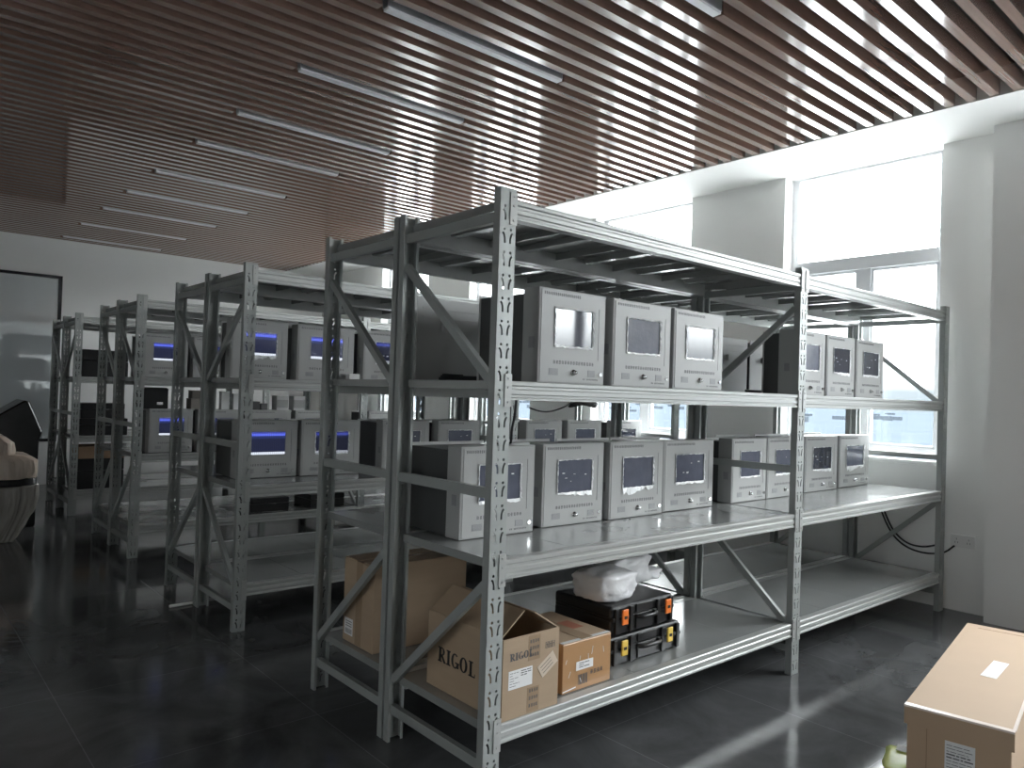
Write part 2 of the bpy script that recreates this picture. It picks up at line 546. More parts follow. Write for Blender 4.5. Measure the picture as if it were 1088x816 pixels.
# ------------------------------------------------------------------ racks
HR, DR, L1, L2 = 2.0, 0.6025, 1.9302, 1.883
PW, PD = 0.0676, 0.0337
LEV = [0.2502, 0.785, 1.372, 1.9664]
FX = [0.0, L1, L1 + L2]


def thick_path(path, w):
    L, R = [], []
    n = len(path)
    for i, p in enumerate(path):
        a = Vector(path[max(0, i - 1)])
        c = Vector(path[min(n - 1, i + 1)])
        d = (c - a).normalized()
        nn = Vector((-d.y, d.x)) * w / 2
        L.append(tuple(Vector(p) + nn))
        R.append(tuple(Vector(p) - nn))
    return L + R[::-1]


def post_mesh():
    b = MB()
    mh = 0.075
    T = 0.002
    rect = [(0, 0), (PW, 0), (PW, mh), (0, mh)]
    holes = []
    for s in (-1, 1):
        def X(f):
            return PW / 2 + s * f * PW
        c = (X(0.20), 0.064)
        holes.append([(c[0] + 0.0048 * math.cos(k * PI / 4), c[1] + 0.0048 * math.sin(k * PI / 4)) for k in range(8)])
        holes.append(thick_path([(X(0.315), 0.0525), (X(0.23), 0.0475), (X(0.175), 0.036), (X(0.165), 0.019)], 0.0074))
    polys = [rect] + holes
    pts = [p for q in polys for p in q]
    tri = tessellate_polygon([[Vector((p[0], p[1], 0)) for p in q] for q in polys])
    offs = [0]
    for q in polys:
        offs.append(offs[-1] + len(q))
    for k in range(26):
        z0 = k * mh
        vs = [(p[0], 0, z0 + p[1]) for p in pts] + [(p[0], T, z0 + p[1]) for p in pts]
        n = len(pts)
        fs = [tuple(tr) for tr in tri] + [tuple(i + n for i in tr)[::-1] for tr in tri]
        for qi in range(1, len(polys)):
            m_ = len(polys[qi])
            for i in range(m_):
                a, c = offs[qi] + i, offs[qi] + (i + 1) % m_
                fs.append((a, c, c + n, a + n))
        b.add(vs, fs)
    b.box(0, PW, 0, T, 26 * mh, HR)
    for x0, x1, lx0, lx1 in ((0, T, T, 0.011), (PW - T, PW, PW - 0.011, PW - T)):
        b.box(x0, x1, T, PD, 0, HR)
        b.box(lx0, lx1, PD - T, PD, 0, HR)
    return b.mesh('upright_post', M_POST)


ME_POST = post_mesh()
BEAM_PROF = [(0.003, 0), (0, -0.003), (0, -0.014), (0.005, -0.018), (0.005, -0.026), (0.001, -0.030), (0.001, -0.043),
             (0.005, -0.047), (0.005, -0.053), (0, -0.057), (0, -0.0635), (0.04, -0.0635), (0.04, 0)]
BEAM_LEN = [L1 - PW - 0.003, L2 - PW - 0.003]
ME_BEAM = [MB().prism(BEAM_PROF, 0, ln, 'X').mesh('beam', M_BEAM) for ln in BEAM_LEN]


def connector(s):
    # plate hooked on the post front beside the beam end; s=-1 lies towards -X of the beam end
    c = MB()
    c.box(min(0, s * 0.029), max(0, s * 0.029), -0.0045, -0.0005, -0.085, 0.022)
    for z in (0.008, -0.022, -0.07):
        c.cyl((s * 0.014, -0.0072, z), 0.0042, 0.003, 'Y', 10)
    return c.mesh('beam_connector', M_BEAM)


ME_CON = {s: connector(s) for s in (-1, 1)}


def deck_mesh(ln):
    b = MB()
    n = 5
    pw = ln / n
    y0, y1 = 0.0415, DR - 0.0415
    for i in range(n):
        x0, x1 = i * pw + 0.0008, (i + 1) * pw - 0.0008
        b.box(x0, x1, y0, y1, -0.0025, -0.0008)
        b.box(x0, x0 + 0.0015, y0, y1, -0.03, -0.0025)
        b.box(x1 - 0.0015, x1, y0, y1, -0.03, -0.0025)
        xm = (x0 + x1) / 2
        b.prism([(xm - 0.03, -0.0025), (xm - 0.018, -0.022), (xm + 0.018, -0.022), (xm + 0.03, -0.0025)], y0 + 0.01, y1 - 0.01, 'Y')
    return b.mesh('deck', M_DECK)


DECK_LEN = [L1 - 0.034 + 0.004, L2 - 0.034 + 0.004]
ME_DECK = [deck_mesh(l) for l in DECK_LEN]
Y0B, Y1B = 0.036, DR - 0.036


def brace_mesh(z0, z1, h, ya=Y0B, yb=Y1B, name='horizontal_brace'):
    return MB().channel((0.008, ya, z0), (0.008, yb, z1), 0.022, h, 0.002).mesh(name, M_POST)


ME_H = {z: brace_mesh(z, z, 0.034) for z in (0.125, 1.003, 1.907)}
ME_D = {('rf', 1): brace_mesh(1.365, 1.80, 0.030, name='diagonal_brace'), ('fr', 1): brace_mesh(1.80, 1.365, 0.030, name='diagonal_brace'),
        ('rf', 0): brace_mesh(0.235, 0.705, 0.030, name='diagonal_brace'), ('fr', 0): brace_mesh(0.705, 0.235, 0.030, name='diagonal_brace')}


def make_rack(y0, label, frames, loc_x=0.0):
    t = thing('shelving_rack', label, 'shelving rack', (loc_x, y0, 0), 0, 'grey steel shelving racks')
    for fx, (up, lo) in zip(FX, frames):
        link('upright_post', ME_POST, t, (fx, 0, 0))
        link('upright_post', ME_POST, t, (fx + PW, DR, 0), PI)
        for z, me in ME_H.items():
            link('horizontal_brace', me, t, (fx, 0, 0))
        link('diagonal_brace', ME_D[(up, 1)], t, (fx, 0, 0))
        link('diagonal_brace', ME_D[(lo, 0)], t, (fx, 0, 0))
    for bay in (0, 1):
        xa = FX[bay] + PW + 0.0015
        ln = BEAM_LEN[bay]
        for z in LEV:
            f = link('beam', ME_BEAM[bay], t, (xa, 0.0006, z))
            link('beam_connector', ME_CON[-1], f, (0, 0, 0))
            link('beam_connector', ME_CON[1], f, (ln, 0, 0))
            r = link('beam', ME_BEAM[bay], t, (xa + ln, DR - 0.0006, z), PI)
            link('deck', ME_DECK[bay], t, (FX[bay] + 0.034, 0, z))
    return t


RF, FR = ('rf', 'fr'), ('fr', 'rf')
YROW = [0.0, 2.152, 4.281, 6.515]
# back-to-back racks stand 10 mm apart so their posts do not touch
GAP = 0.010
make_rack(YROW[0], 'large grey steel rack nearest the camera, holding opened cartons and stacked tool cases', [RF, FR, RF])
make_rack(YROW[0] + DR + GAP, 'grey steel rack back-to-back behind the nearest one, with a tall brown carton', [RF, FR, RF])
make_rack(YROW[1], 'grey steel rack at the front of the second row, left of the nearest racks', [FR, RF, FR])
make_rack(YROW[1] + DR + GAP, 'grey steel rack at the rear of the second row', [RF, FR, RF])
make_rack(YROW[2], 'grey steel rack at the front of the third row, holding a black printer', [RF, FR, RF])
make_rack(YROW[2] + DR + GAP, 'grey steel rack at the rear of the third row', [RF, FR, RF])
make_rack(YROW[3], 'grey steel rack at the front of the farthest row, with black cases', [FR, RF, FR])
make_rack(YROW[3] + DR + GAP, 'grey steel rack at the rear of the farthest row, next to the far wall', [RF, FR, RF])

# ------------------------------------------------------------------ instrument cases
IW, IH = 0.37, 0.343


def glyphs(b, x0, x1, z0, z1, y, n, rnd):
    """a row of small unreadable character-like marks"""
    step = (x1 - x0) / n
    h = z1 - z0
    for i in range(n):
        if rnd.random() < 0.06:
            continue
        xa = x0 + i * step + step * 0.1
        w = step * 0.72
        t = h * 0.13
        for k in range(3):
            zz = z0 + h * (0.12 + 0.36 * k) + rnd.uniform(-0.05, 0.05) * h
            a = rnd.uniform(0, 0.25) * w
            c = w - rnd.uniform(0, 0.25) * w
            b.box(xa + a, xa + c, y - 0.0004, y, zz - t / 2, zz + t / 2)
        for k in range(2):
            xx = xa + w * (0.25 + 0.5 * k) + rnd.uniform(-0.1, 0.1) * w
            b.box(xx - t / 2, xx + t / 2, y - 0.0004, y, z0 + rnd.uniform(0, 0.2) * h, z1 - rnd.uniform(0, 0.2) * h)


def fx(f):
    return -IW / 2 + f * IW


def fz(f):
    return IH * (1 - f)


SX0, SX1, SZ0, SZ1 = fx(0.232), fx(0.79), fz(0.60), fz(0.205)
SHD = 0.085
rnd = random.Random(3)
FY = -0.0022
me_shell = MB().box(-IW / 2, IW / 2, 0, SHD, 0, IH).mesh('front_shell', M_SHELL)
pl = MB()
pl.box(fx(0.045), fx(0.955), FY, 0, fz(0.975), fz(SZ1 and 0.6))
PZ0, PZ1 = fz(0.98), fz(0.025)
pl = MB()
pl.box(fx(0.03), SX0, FY, 0.0, PZ0, PZ1)
pl.box(SX1, fx(0.885), FY, 0.0, PZ0, PZ1)
pl.box(SX0, SX1, FY, 0.0, PZ0, SZ0)
pl.box(SX0, SX1, FY, 0.0, SZ1, PZ1)
pl.box(fx(0.893), fx(0.97), FY, 0.0, PZ0, PZ1)
pl.box(fx(0.885), fx(0.893), FY, 0.0, PZ0, fz(0.73))
pl.box(fx(0.885), fx(0.893), FY, 0.0, fz(0.16), PZ1)
me_panel = pl.mesh('face_plate', M_PANEL)
me_slot = MB().box(fx(0.886), fx(0.892), FY + 0.0012, 0.0, fz(0.73), fz(0.16)).mesh('slot', M_GRILLE)
bz = MB()
for a in ((SX0 - 0.006, SX0, SZ0 - 0.006, SZ1 + 0.006), (SX1, SX1 + 0.006, SZ0 - 0.006, SZ1 + 0.006), (SX0, SX1, SZ1, SZ1 + 0.006), (SX0, SX1, SZ0 - 0.006, SZ0)):
    bz.box(a[0], a[1], FY - 0.0015, FY, a[2], a[3])
me_bezel = bz.mesh('screen_bezel', M_SHELL)
SCR = {k: MB().box(SX0, SX1, -0.0014, -0.0002, SZ0, SZ1).mesh('screen', m) for k, m in (('off', M_SCR_OFF), ('film', M_SCR_FILM), ('on', M_SCR_ON), ('dim', M_SCR_DIM))}
g = MB()
glyphs(g, fx(0.06), fx(0.60), fz(0.075), fz(0.040), FY, 20, rnd)
me_head = g.mesh('header_print', M_PRINT)
g = MB()
glyphs(g, fx(0.21), fx(0.83), fz(0.795), fz(0.755), FY, 15, rnd)
me_text = g.mesh('name_print', M_PRINT)
g = MB()
glyphs(g, fx(0.66), fx(0.90), fz(0.955), fz(0.935), FY, 12, rnd)
me_serial = g.mesh('serial_print', M_PRINT)


def grille_mesh(xa, xb):
    b = MB()
    n = 7
    z0, z1 = fz(0.915), fz(0.842)
    for i in range(n):
        zz = z0 + (z1 - z0) * i / n
        b.box(xa, xb, FY - 0.0012, FY, zz, zz + (z1 - z0) / n * 0.72)
    return b.mesh('speaker_grille', M_GRILLE)


me_gr = [grille_mesh(fx(0.155), fx(0.285)), grille_mesh(fx(0.735), fx(0.845))]
kb = MB().cyl((fx(0.515), FY - 0.004, fz(0.878)), 0.011, 0.004, 'Y', 20, r2=0.012)
kb.cyl((fx(0.515), FY - 0.016, fz(0.878)), 0.0065, 0.012, 'Y', 16, r2=0.009)
me_knob = kb.mesh('knob', M_CHROME, True)
kb = MB().cyl((fx(0.925), FY - 0.006, fz(0.885)), 0.0075, 0.006, 'Y', 18, r2=0.0095)
kb.box(fx(0.925) - 0.001, fx(0.925) + 0.001, FY - 0.0065, FY - 0.006, fz(0.885) - 0.005, fz(0.885) + 0.005)
me_lock = kb.mesh('lock', M_CHROME)
me_vent = MB().box(-IW / 2 - 0.001, -IW / 2, 0.02, 0.05, IH * 0.36, IH * 0.48).mesh('side_vent', M_GRILLE)


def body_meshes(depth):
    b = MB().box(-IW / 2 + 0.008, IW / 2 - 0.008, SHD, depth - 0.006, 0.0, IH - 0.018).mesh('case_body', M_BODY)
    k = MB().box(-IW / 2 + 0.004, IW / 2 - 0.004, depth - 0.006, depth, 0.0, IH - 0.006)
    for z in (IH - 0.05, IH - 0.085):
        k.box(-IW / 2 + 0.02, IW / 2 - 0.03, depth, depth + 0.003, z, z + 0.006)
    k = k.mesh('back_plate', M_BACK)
    h = MB()
    h.box(-0.06, 0.06, depth + 0.012, depth + 0.02, IH - 0.142, IH - 0.108)
    h.box(-0.06, -0.052, depth, depth + 0.012, IH - 0.142, IH - 0.108)
    h.box(0.052, 0.06, depth, depth + 0.012, IH - 0.142, IH - 0.108)
    return b, k, h.mesh('back_handle', M_BACK)


BODY = {d: body_meshes(d) for d in (0.35, 0.18)}


def film_mesh(v):
    r = random.Random(20 + v)
    b = MB()
    # crinkled protective film left round the screen: top, sides, bottom lip
    def strip(p0, p1, w0, w1, n):
        p0, p1 = Vector(p0), Vector(p1)
        d = (p1 - p0)
        nrm = Vector((-d.y, d.x)).normalized()
        vs = []
        for i in range(n + 1):
            p = p0 + d * (i / n)
            a = r.uniform(-0.0025, 0.001)
            c = w0 + (w1 - w0) * i / n + r.uniform(-0.35, 0.35) * max(w0, w1)
            ya = FY - 0.0016 - r.uniform(0.0005, 0.002)
            yb = FY - 0.002 - r.uniform(0.0005, 0.006)
            vs += [(p.x + nrm.x * a, ya, p.y + nrm.y * a), (p.x + nrm.x * c, yb, p.y + nrm.y * c)]
            vs += [(p.x + nrm.x * a, ya + 0.0006, p.y + nrm.y * a), (p.x + nrm.x * c, yb + 0.0006, p.y + nrm.y * c)]
        fs = []
        for i in range(n):
            o = i * 4
            fs += [(o, o + 1, o + 5, o + 4), (o + 2, o + 6, o + 7, o + 3), (o, o + 4, o + 6, o + 2), (o + 1, o + 3, o + 7, o + 5)]
        fs += [(0, 2, 3, 1), (4 * n, 4 * n + 1, 4 * n + 3, 4 * n + 2)]
        b.add(vs, fs)
    strip((SX0, SZ0), (SX0, SZ1), 0.004, 0.006, 14)
    strip((SX1, SZ1), (SX1, SZ0), 0.005, 0.006, 14)
    strip((SX0, SZ1), (SX1, SZ1), 0.003, 0.003, 16)
    wl = [(0.012, 0.010), (0.030, 0.006), (0.010, 0.016), (0.006, 0.006)][v]
    strip((SX1, SZ0), (SX0, SZ0), wl[1], wl[0], 16)
    if v in (0, 2):   # small bubbles catching light
        for k in range(5):
            x = r.uniform(SX0 + 0.02, SX1 - 0.03)
            z = r.uniform(SZ0 + 0.02, SZ1 - 0.03)
            b.box(x, x + r.uniform(0.006, 0.016), -0.0019, -0.0015, z, z + r.uniform(0.002, 0.005))
    return b.mesh('protective_film', M_FILM)


ME_FILM = [film_mesh(v) for v in range(4)]


def make_instrument(scr, film, depth):
    t = thing('instrument_case', '', 'instrument')
    s = link('front_shell', me_shell, t, bevel=0.003)
    link('side_vent', me_vent, s)
    p = link('face_plate', me_panel, t)
    link('slot', me_slot, p)
    link('header_print', me_head, p)
    link('name_print', me_text, p)
    link('serial_print', me_serial, p)
    sc = link('screen', SCR[scr], t)
    link('screen_bezel', me_bezel, sc)
    if film is not None:
        link('protective_film', ME_FILM[film], sc)
    for m in me_gr:
        link('speaker_grille', m, t)
    link('knob', me_knob, t)
    link('lock', me_lock, t)
    bm_, bk, hd = BODY[depth]
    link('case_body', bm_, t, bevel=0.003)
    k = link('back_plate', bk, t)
    link('back_handle', hd, k)
    return t


PROTO = {}


def instrument(xl, xr, y, z, scr, film, label, group, depth=0.35, back=False, rz=0.0):
    key = (scr, film, depth)
    xm = (xl + xr) / 2
    if back:
        y += depth + 0.02
        rz += PI
    if key not in PROTO:
        PROTO[key] = make_instrument(scr, film, depth)
        o = PROTO[key]
    else:
        o = dup(PROTO[key], (0, 0, 0))
    o.location = (xm, y, z + 0.0012)
    o.rotation_euler = (0, 0, rz)
    o.scale = ((xr - xl) / IW, 1, 1)
    o['label'] = label
    o['group'] = group
    o['category'] = 'instrument'
    return o


Z2, Z3 = LEV[1], LEV[2]
GA3, GA2 = 'instrument cases on the upper shelf of the nearest row', 'instrument cases on the middle shelf of the nearest row'
GB3, GB2 = 'instrument cases on the upper shelf of the second row', 'instrument cases on the middle shelf of the second row'
GC = 'instrument cases in the third row'
A = instrument
LT = 'light grey instrument case '
A(0.266, 0.615, 0.09, Z3, 'off', 3, LT + 'with pale glaring screen, left end of the upper shelf trio', GA3)
A(0.660, 1.023, 0.09, Z3, 'film', 3, LT + 'with dull mottled screen, middle of the upper shelf trio', GA3)
A(1.046, 1.410, 0.09, Z3, 'off', 3, LT + 'with diagonal glare on screen, right end of the upper shelf trio', GA3)
A(2.112, 2.453, 0.13, Z3, 'film', 3, LT + 'on upper shelf, half hidden by the perforated centre post', GA3, depth=0.18)
A(2.470, 2.810, 0.13, Z3, 'off', 2, LT + 'on upper shelf, second from its right end', GA3)
A(2.829, 3.195, 0.13, Z3, 'off', 0, LT + 'at the right end of the upper shelf before the window', GA3)
A(0.128, 0.495, 0.335, Z2, 'film', 0, LT + 'behind the front corner post, leftmost on nearest middle shelf', GA2)
A(0.572, 0.940, 0.37, Z2, 'film', 2, LT + 'with bubbly film on screen, right of the corner post, middle shelf', GA2)
A(0.970, 1.348, 0.36, Z2, 'film', 1, LT + 'with film peeling at lower left of screen, middle shelf', GA2)
A(1.376, 1.790, 0.38, Z2, 'film', 0, LT + 'fourth from left on nearest middle shelf, right of the tool cases', GA2)
A(1.968, 2.312, 0.385, Z2, 'film', 3, LT + 'left of the centre post on middle shelf, crossed by a brace', GA2, depth=0.18)
A(2.329, 2.710, 0.39, Z2, 'film', 0, LT + 'half hidden behind the perforated centre post on middle shelf', GA2)
A(2.810, 3.230, 0.42, Z2, 'off', 2, LT + 'right of the centre post on middle shelf, second from right', GA2)
A(3.295, 3.735, 0.44, Z2, 'film', 1, LT + 'at the right end of the middle shelf under the window', GA2)
YB = DR + GAP
A(0.135, 0.500, 0.655, Z3, 'film', 3, 'grey instrument case turned backwards, behind the left diagonal of the upper shelf', GA3, back=True, depth=0.18)
A(0.540, 0.905, 0.665, Z3, 'film', 3, 'grey instrument case turned away, dark strip between corner post and first screen', GA3, back=True)
A(2.225, 2.585, 0.67, Z3, 'film', 3, 'grey case back seen behind the upper shelf trio, left of a handled one', GA3, back=True)
A(2.610, 2.985, 0.67, Z3, 'film', 3, 'grey case back with handle, behind the diagonal left of the centre post', GA3, back=True)
# second row
A(0.045, 0.386, 2.45, Z3, 'on', 1, LT + 'with lit blue screen behind second row corner post, upper shelf', GB3, depth=0.18)
A(0.447, 0.835, 2.45, Z3, 'on', None, LT + 'with small lit blue screen, second on second row upper shelf', GB3)
A(0.904, 1.290, 2.45, Z3, 'dim', 0, LT + 'with dim screen behind a dark diagonal brace, second row upper shelf', GB3)
A(1.340, 1.720, 2.45, Z3, 'film', 0, LT + 'fourth on second row upper shelf, behind nearest rack end', GB3)
A(0.105, 0.480, 2.47, Z2, 'on', None, LT + 'with brightest blue screen, behind second row corner post', GB2)
A(0.500, 0.905, 2.46, Z2, 'dim', 3, LT + 'with dim blue screen, right of the brightest blue screen', GB2)
A(1.080, 1.455, 2.47, Z2, 'film', 0, 'instrument case showing its dark side, third on second row middle shelf', GB2)
A(1.530, 1.905, 2.47, Z2, 'film', 0, 'instrument case showing its dark side, behind nearest rack left end frame', GB2)
A(2.390, 2.785, 2.50, Z2, 'film', 0, LT + 'seen over the nearest middle shelf, under a sagging cable', GB2)
A(2.850, 3.260, 2.50, Z2, 'film', 1, LT + 'seen over the nearest middle shelf, with peeled film, second row', GB2)
A(3.420, 3.795, 2.50, Z2, 'off', 0, LT + 'at the window end of the second row middle shelf', GB2)
# third row
A(0.085, 0.420, 4.42, Z3, 'on', None, LT + 'with lit blue screen, first on third row upper shelf', GC)
A(0.465, 0.830, 4.42, Z3, 'dim', None, LT + 'second on third row upper shelf, behind a dark diagonal', GC)
A(0.131, 0.460, 4.36, Z2, 'on', None, LT + 'with blue screen on third row middle shelf, under the black printer', GC)
A(0.500, 0.870, 4.36, Z2, 'dim', None, LT + 'on third row middle shelf, under small white packs', GC)
A(0.910, 1.290, 4.36, Z2, 'film', None, LT + 'on third row middle shelf, under grey upright folders', GC)
A(1.330, 1.720, 4.36, Z2, 'film', None, LT + 'fourth on third row middle shelf', GC)
A(2.060, 2.450, 4.36, Z2, 'film', None, LT + 'on third row middle shelf, right of its centre posts', GC)

# ------------------------------------------------------------------ printed lettering
def arc(b, cx, cz, rx, rz, a0, a1, w, y, wz=None, n=18):
    wz = wz or w
    vs, fs = [], []
    for i in range(n + 1):
        a = a0 + (a1 - a0) * i / n
        for s in (-1, 1):
            for dy in (0, -0.0005):
                vs.append((cx + (rx + s * w / 2) * math.cos(a), y + dy, cz + (rz + s * wz / 2) * math.sin(a)))
    for i in range(n):
        o = i * 4
        fs += [(o, o + 4, o + 6, o + 2), (o + 1, o + 3, o + 7, o + 5), (o, o + 1, o + 5, o + 4), (o + 2, o + 6, o + 7, o + 3)]
    fs += [(0, 2, 3, 1), (4 * n, 4 * n + 1, 4 * n + 3, 4 * n + 2)]
    b.add(vs, fs)


def word_mesh(h, stem=0.17, gap=0.16):
    """serif capitals R I G O L, cap height h, in the XZ plane at y=0 facing -Y"""
    b = MB()
    s = stem * h
    t = s * 0.38
    x = 0.0

    def bx(x0, x1, z0, z1):
        b.box(x0, x1, -0.0005, 0, z0, z1)

    def stem_at(x0):
        bx(x0, x0 + s, t, h - t)
        bx(x0 - s * 0.45, x0 + s * 1.45, 0, t)
        bx(x0 - s * 0.45, x0 + s * 1.45, h - t, h)
        return x0 + s
    x += s * 0.45
    xe = stem_at(x)                                     # R
    bx(xe + s * 0.45, x + h * 0.38, h - t, h)
    bx(xe, x + h * 0.38, h * 0.48 - t / 2, h * 0.48 + t / 2)
    arc(b, x + h * 0.38, h * 0.74 - t * 0.12, h * 0.17, h * 0.26 - t / 2, -PI / 2, PI / 2, s * 0.85, 0, t)
    M = Matrix.Translation((x + h * 0.36, 0, h * 0.47)) @ Matrix.Rotation(-math.radians(128), 4, 'Y')
    p0, p1 = Vector((x + h * 0.30, -0.00025, h * 0.48)), Vector((x + h * 0.66, -0.00025, t * 0.4))
    b.bar(p0, p1, 0.0005, s * 0.85, up=(0, 1, 0))
    bx(x + h * 0.60, x + h * 0.80, 0, t)
    x += h * 0.86
    stem_at(x + s * 0.45)                               # I
    x += s * 1.9 + gap * h * 0.7
    cx = x + h * 0.40                                   # G
    arc(b, cx, h / 2, h * 0.40 - s * 0.4, h / 2 - t / 2, math.radians(48), math.radians(318), s * 0.9, 0, t)
    bx(cx + h * 0.18, cx + h * 0.18 + s, h * 0.06, h * 0.44)
    bx(cx + h * 0.02, cx + h * 0.48, h * 0.44 - t, h * 0.44)
    x = cx + h * 0.44 + gap * h * 0.6
    cx = x + h * 0.40                                   # O
    arc(b, cx, h / 2, h * 0.40 - s * 0.4, h / 2 - t / 2, 0, 2 * PI, s * 0.95, 0, t, 30)
    x = cx + h * 0.44 + gap * h * 0.7
    xl = x + s * 0.45                                   # L
    xe = stem_at(xl)
    bx(xe + s * 0.45, xl + h * 0.56, 0, t)
    bx(xl + h * 0.52, xl + h * 0.58, 0, h * 0.26)
    return b, xl + h * 0.58


def label_lines(b, x0, x1, z0, z1, y, n, rnd, th=0.0016):
    for i in range(n):
        z = z1 - (i + 0.6) * (z1 - z0) / n
        xa = x0
        while xa < x1 - 0.004:
            l = rnd.uniform(0.006, 0.03)
            b.box(xa, min(x1, xa + l), y - 0.0003, y, z, z + th)
            xa += l + 0.003
            if rnd.random() < 0.25:
                break


rl = random.Random(11)

# opened carton with lettering (nearest rack, bottom shelf)
Z1 = LEV[0]
CX, CY, CZ = 0.256, 0.43, 0.268
t = thing('open_carton', 'brown carton with half-open tented flaps, printed letters and tape, at the rack corner', 'carton', (0.079, 0.008, Z1 + 0.001))
w = 0.005
bd = MB()
bd.box(0, CX, 0, w, 0, CZ).box(0, CX, CY - w, CY, 0, CZ).box(0, w, w, CY - w, 0, CZ).box(CX - w, CX, w, CY - w, 0, CZ).box(w, CX - w, w, CY - w, 0, w)
link('box_body', bd.mesh('box_body', M_CARTON), t)
fl = MB().bar((0.003, 0.004, CZ), (0.003, CY - 0.004, CZ), 0.001, 0.001)
def flap(p_hinge, p_edge, y0, y1, th=0.004):
    h_, e_ = Vector((p_hinge[0], 0, p_hinge[1])), Vector((p_edge[0], 0, p_edge[1]))
    d = (e_ - h_).normalized()
    nn = Vector((-d.z, 0, d.x)) * th
    poly = [(h_.x, h_.z), (e_.x, e_.z), (e_.x + nn.x, e_.z + nn.z), (h_.x + nn.x, h_.z + nn.z)]
    return MB().prism(poly, y0, y1, 'Y')
link('flap', flap((0.002, CZ + 0.001), (0.102, CZ + 0.078), 0.012, CY - 0.01).mesh('flap', [M_CARTON]), t)
link('flap', flap((CX - 0.002, CZ + 0.001), (CX - 0.112, CZ + 0.070), 0.006, CY - 0.01).mesh('flap', [M_CARTON]), t)
bf = MB().bar((CX / 2, CY - 0.004, CZ), (CX / 2, CY - 0.10, CZ - 0.085), CX - 0.02, 0.004, up=(1, 0, 0))
link('flap', bf.mesh('flap', M_CARTON_IN), t)
wb, ww = word_mesh(0.025, 0.24)
o = link('front_lettering', wb.mesh('front_lettering', M_PRINT), t, (0.030, -0.0006, 0.192))
wb, ww = word_mesh(0.053, 0.24)
o = link('side_lettering', wb.mesh('side_lettering', M_BLACK), t, (-0.0006, 0.362, 0.100), -PI / 2)
for za, zb, zs in ((0.178, 0.262, (0.19, 0.213, 0.236)), (0.004, 0.088, (0.02, 0.045, 0.07))):
    o = link('packing_tape', MB().box(0.112, 0.166, -0.0006, 0, za, zb).mesh('packing_tape', M_TAPE), t)
    g = MB()
    for zz in zs:
        glyphs(g, 0.118, 0.162, zz, zz + 0.013, -0.0007, 4, rl)
    link('tape_print', g.mesh('tape_print', M_PRINT), o)
lb_ = MB().box(0.026, 0.132, -0.0012, -0.0002, 0.098, 0.160)
o = link('shipping_label', lb_.mesh('shipping_label', M_PAPER), t)
g = MB()
label_lines(g, 0.031, 0.074, 0.104, 0.156, -0.0013, 6, rl)
label_lines(g, 0.080, 0.126, 0.134, 0.156, -0.0013, 3, rl, 0.003)
link('label_print', g.mesh('label_print', M_PRINT), o)
Mx = Matrix.Translation((0.203, 0, 0.150)) @ Matrix.Rotation(-math.radians(32), 4, 'Y')
lb_ = MB().box(-0.042, 0.042, -0.0014, -0.0002, -0.024, 0.024, M=Mx)
o = link('tilted_label', lb_.mesh('tilted_label', M_PAPER_TAN), t)
g = MB()
for zz in (-0.012, 0.0, 0.012):
    g.box(-0.032, 0.022, -0.0017, -0.0014, zz - 0.001, zz + 0.001, M=Mx)
link('label_print', g.mesh('label_print', M_PRINT), o)
g = MB()
for k in range(3):
    x0 = 0.192 + k * 0.015
    for a in ((x0, x0 + 0.0135, 0.205, 0.2062), (x0, x0 + 0.0135, 0.2258, 0.227), (x0, x0 + 0.0012, 0.205, 0.227), (x0 + 0.0123, x0 + 0.0135, 0.205, 0.227)):
        g.box(a[0], a[1], -0.0005, 0, a[2], a[3])
    g.box(x0 + 0.006, x0 + 0.0078, -0.0005, 0, 0.209, 0.222)
    g.box(x0 + 0.0035, x0 + 0.0103, -0.0005, 0, 0.217, 0.219)
link('handling_marks', g.mesh('handling_marks', M_PRINT), t)

# taped orange-brown carton
C2X, C2Y, C2Z = 0.258, 0.33, 0.178
t = thing('taped_carton', 'small orange-brown carton covered in shiny clear tape, between open carton and tool cases', 'carton', (0.399, 0.05, Z1 + 0.001))
link('box_body', MB().box(0, C2X, 0, C2Y, 0, C2Z).mesh('box_body', M_CARTON2), t, bevel=0.003)
link('lid_flaps', MB().box(0.002, C2X / 2 - 0.001, 0.002, C2Y - 0.002, C2Z, C2Z + 0.003).box(C2X / 2 + 0.001, C2X - 0.002, 0.002, C2Y - 0.002, C2Z, C2Z + 0.003).mesh('lid_flaps', M_CARTON), t)
link('packing_tape', MB().box(0.001, C2X - 0.001, 0.004, 0.02, C2Z + 0.003, C2Z + 0.0036).mesh('packing_tape', M_FILM), t)
link('packing_tape', MB().box(0.10, 0.16, 0.004, C2Y - 0.004, C2Z + 0.0037, C2Z + 0.0042).mesh('packing_tape', M_TAPE), t)
link('red_print', MB().box(0.16, 0.22, 0.11, 0.2, C2Z + 0.0031, C2Z + 0.0034).mesh('red_print', M_RED), t)
o = link('shipping_label', MB().box(0.070, 0.160, -0.001, 0, 0.072, 0.104).mesh('shipping_label', M_PAPER), t)
g = MB()
label_lines(g, 0.085, 0.150, 0.078, 0.100, -0.0012, 3, rl, 0.003)
link('label_print', g.mesh('label_print', M_PRINT), o)
g = MB()
glyphs(g, 0.145, 0.235, 0.045, 0.062, -0.0006, 5, rl)
for k in range(9):
    g.box(0.082 + k * 0.0056, 0.084 + k * 0.0056 + (k % 3) * 0.001, -0.0006, 0, 0.018, 0.055)
link('carton_print', g.mesh('carton_print', M_PRINT), t)
g = MB()
for k in range(7):
    x0, z0 = rl.uniform(0.01, 0.23), rl.uniform(0.02, 0.16)
    g.bar((x0, -0.0006, z0), (x0 + rl.uniform(-0.012, 0.012), -0.0006, z0 + rl.uniform(0.01, 0.03)), 0.0006, 0.0022, up=(0, 1, 0))
g.bar((0.003, -0.0006, 0.008), (0.07, -0.0006, 0.014), 0.0006, 0.004, up=(0, 1, 0))
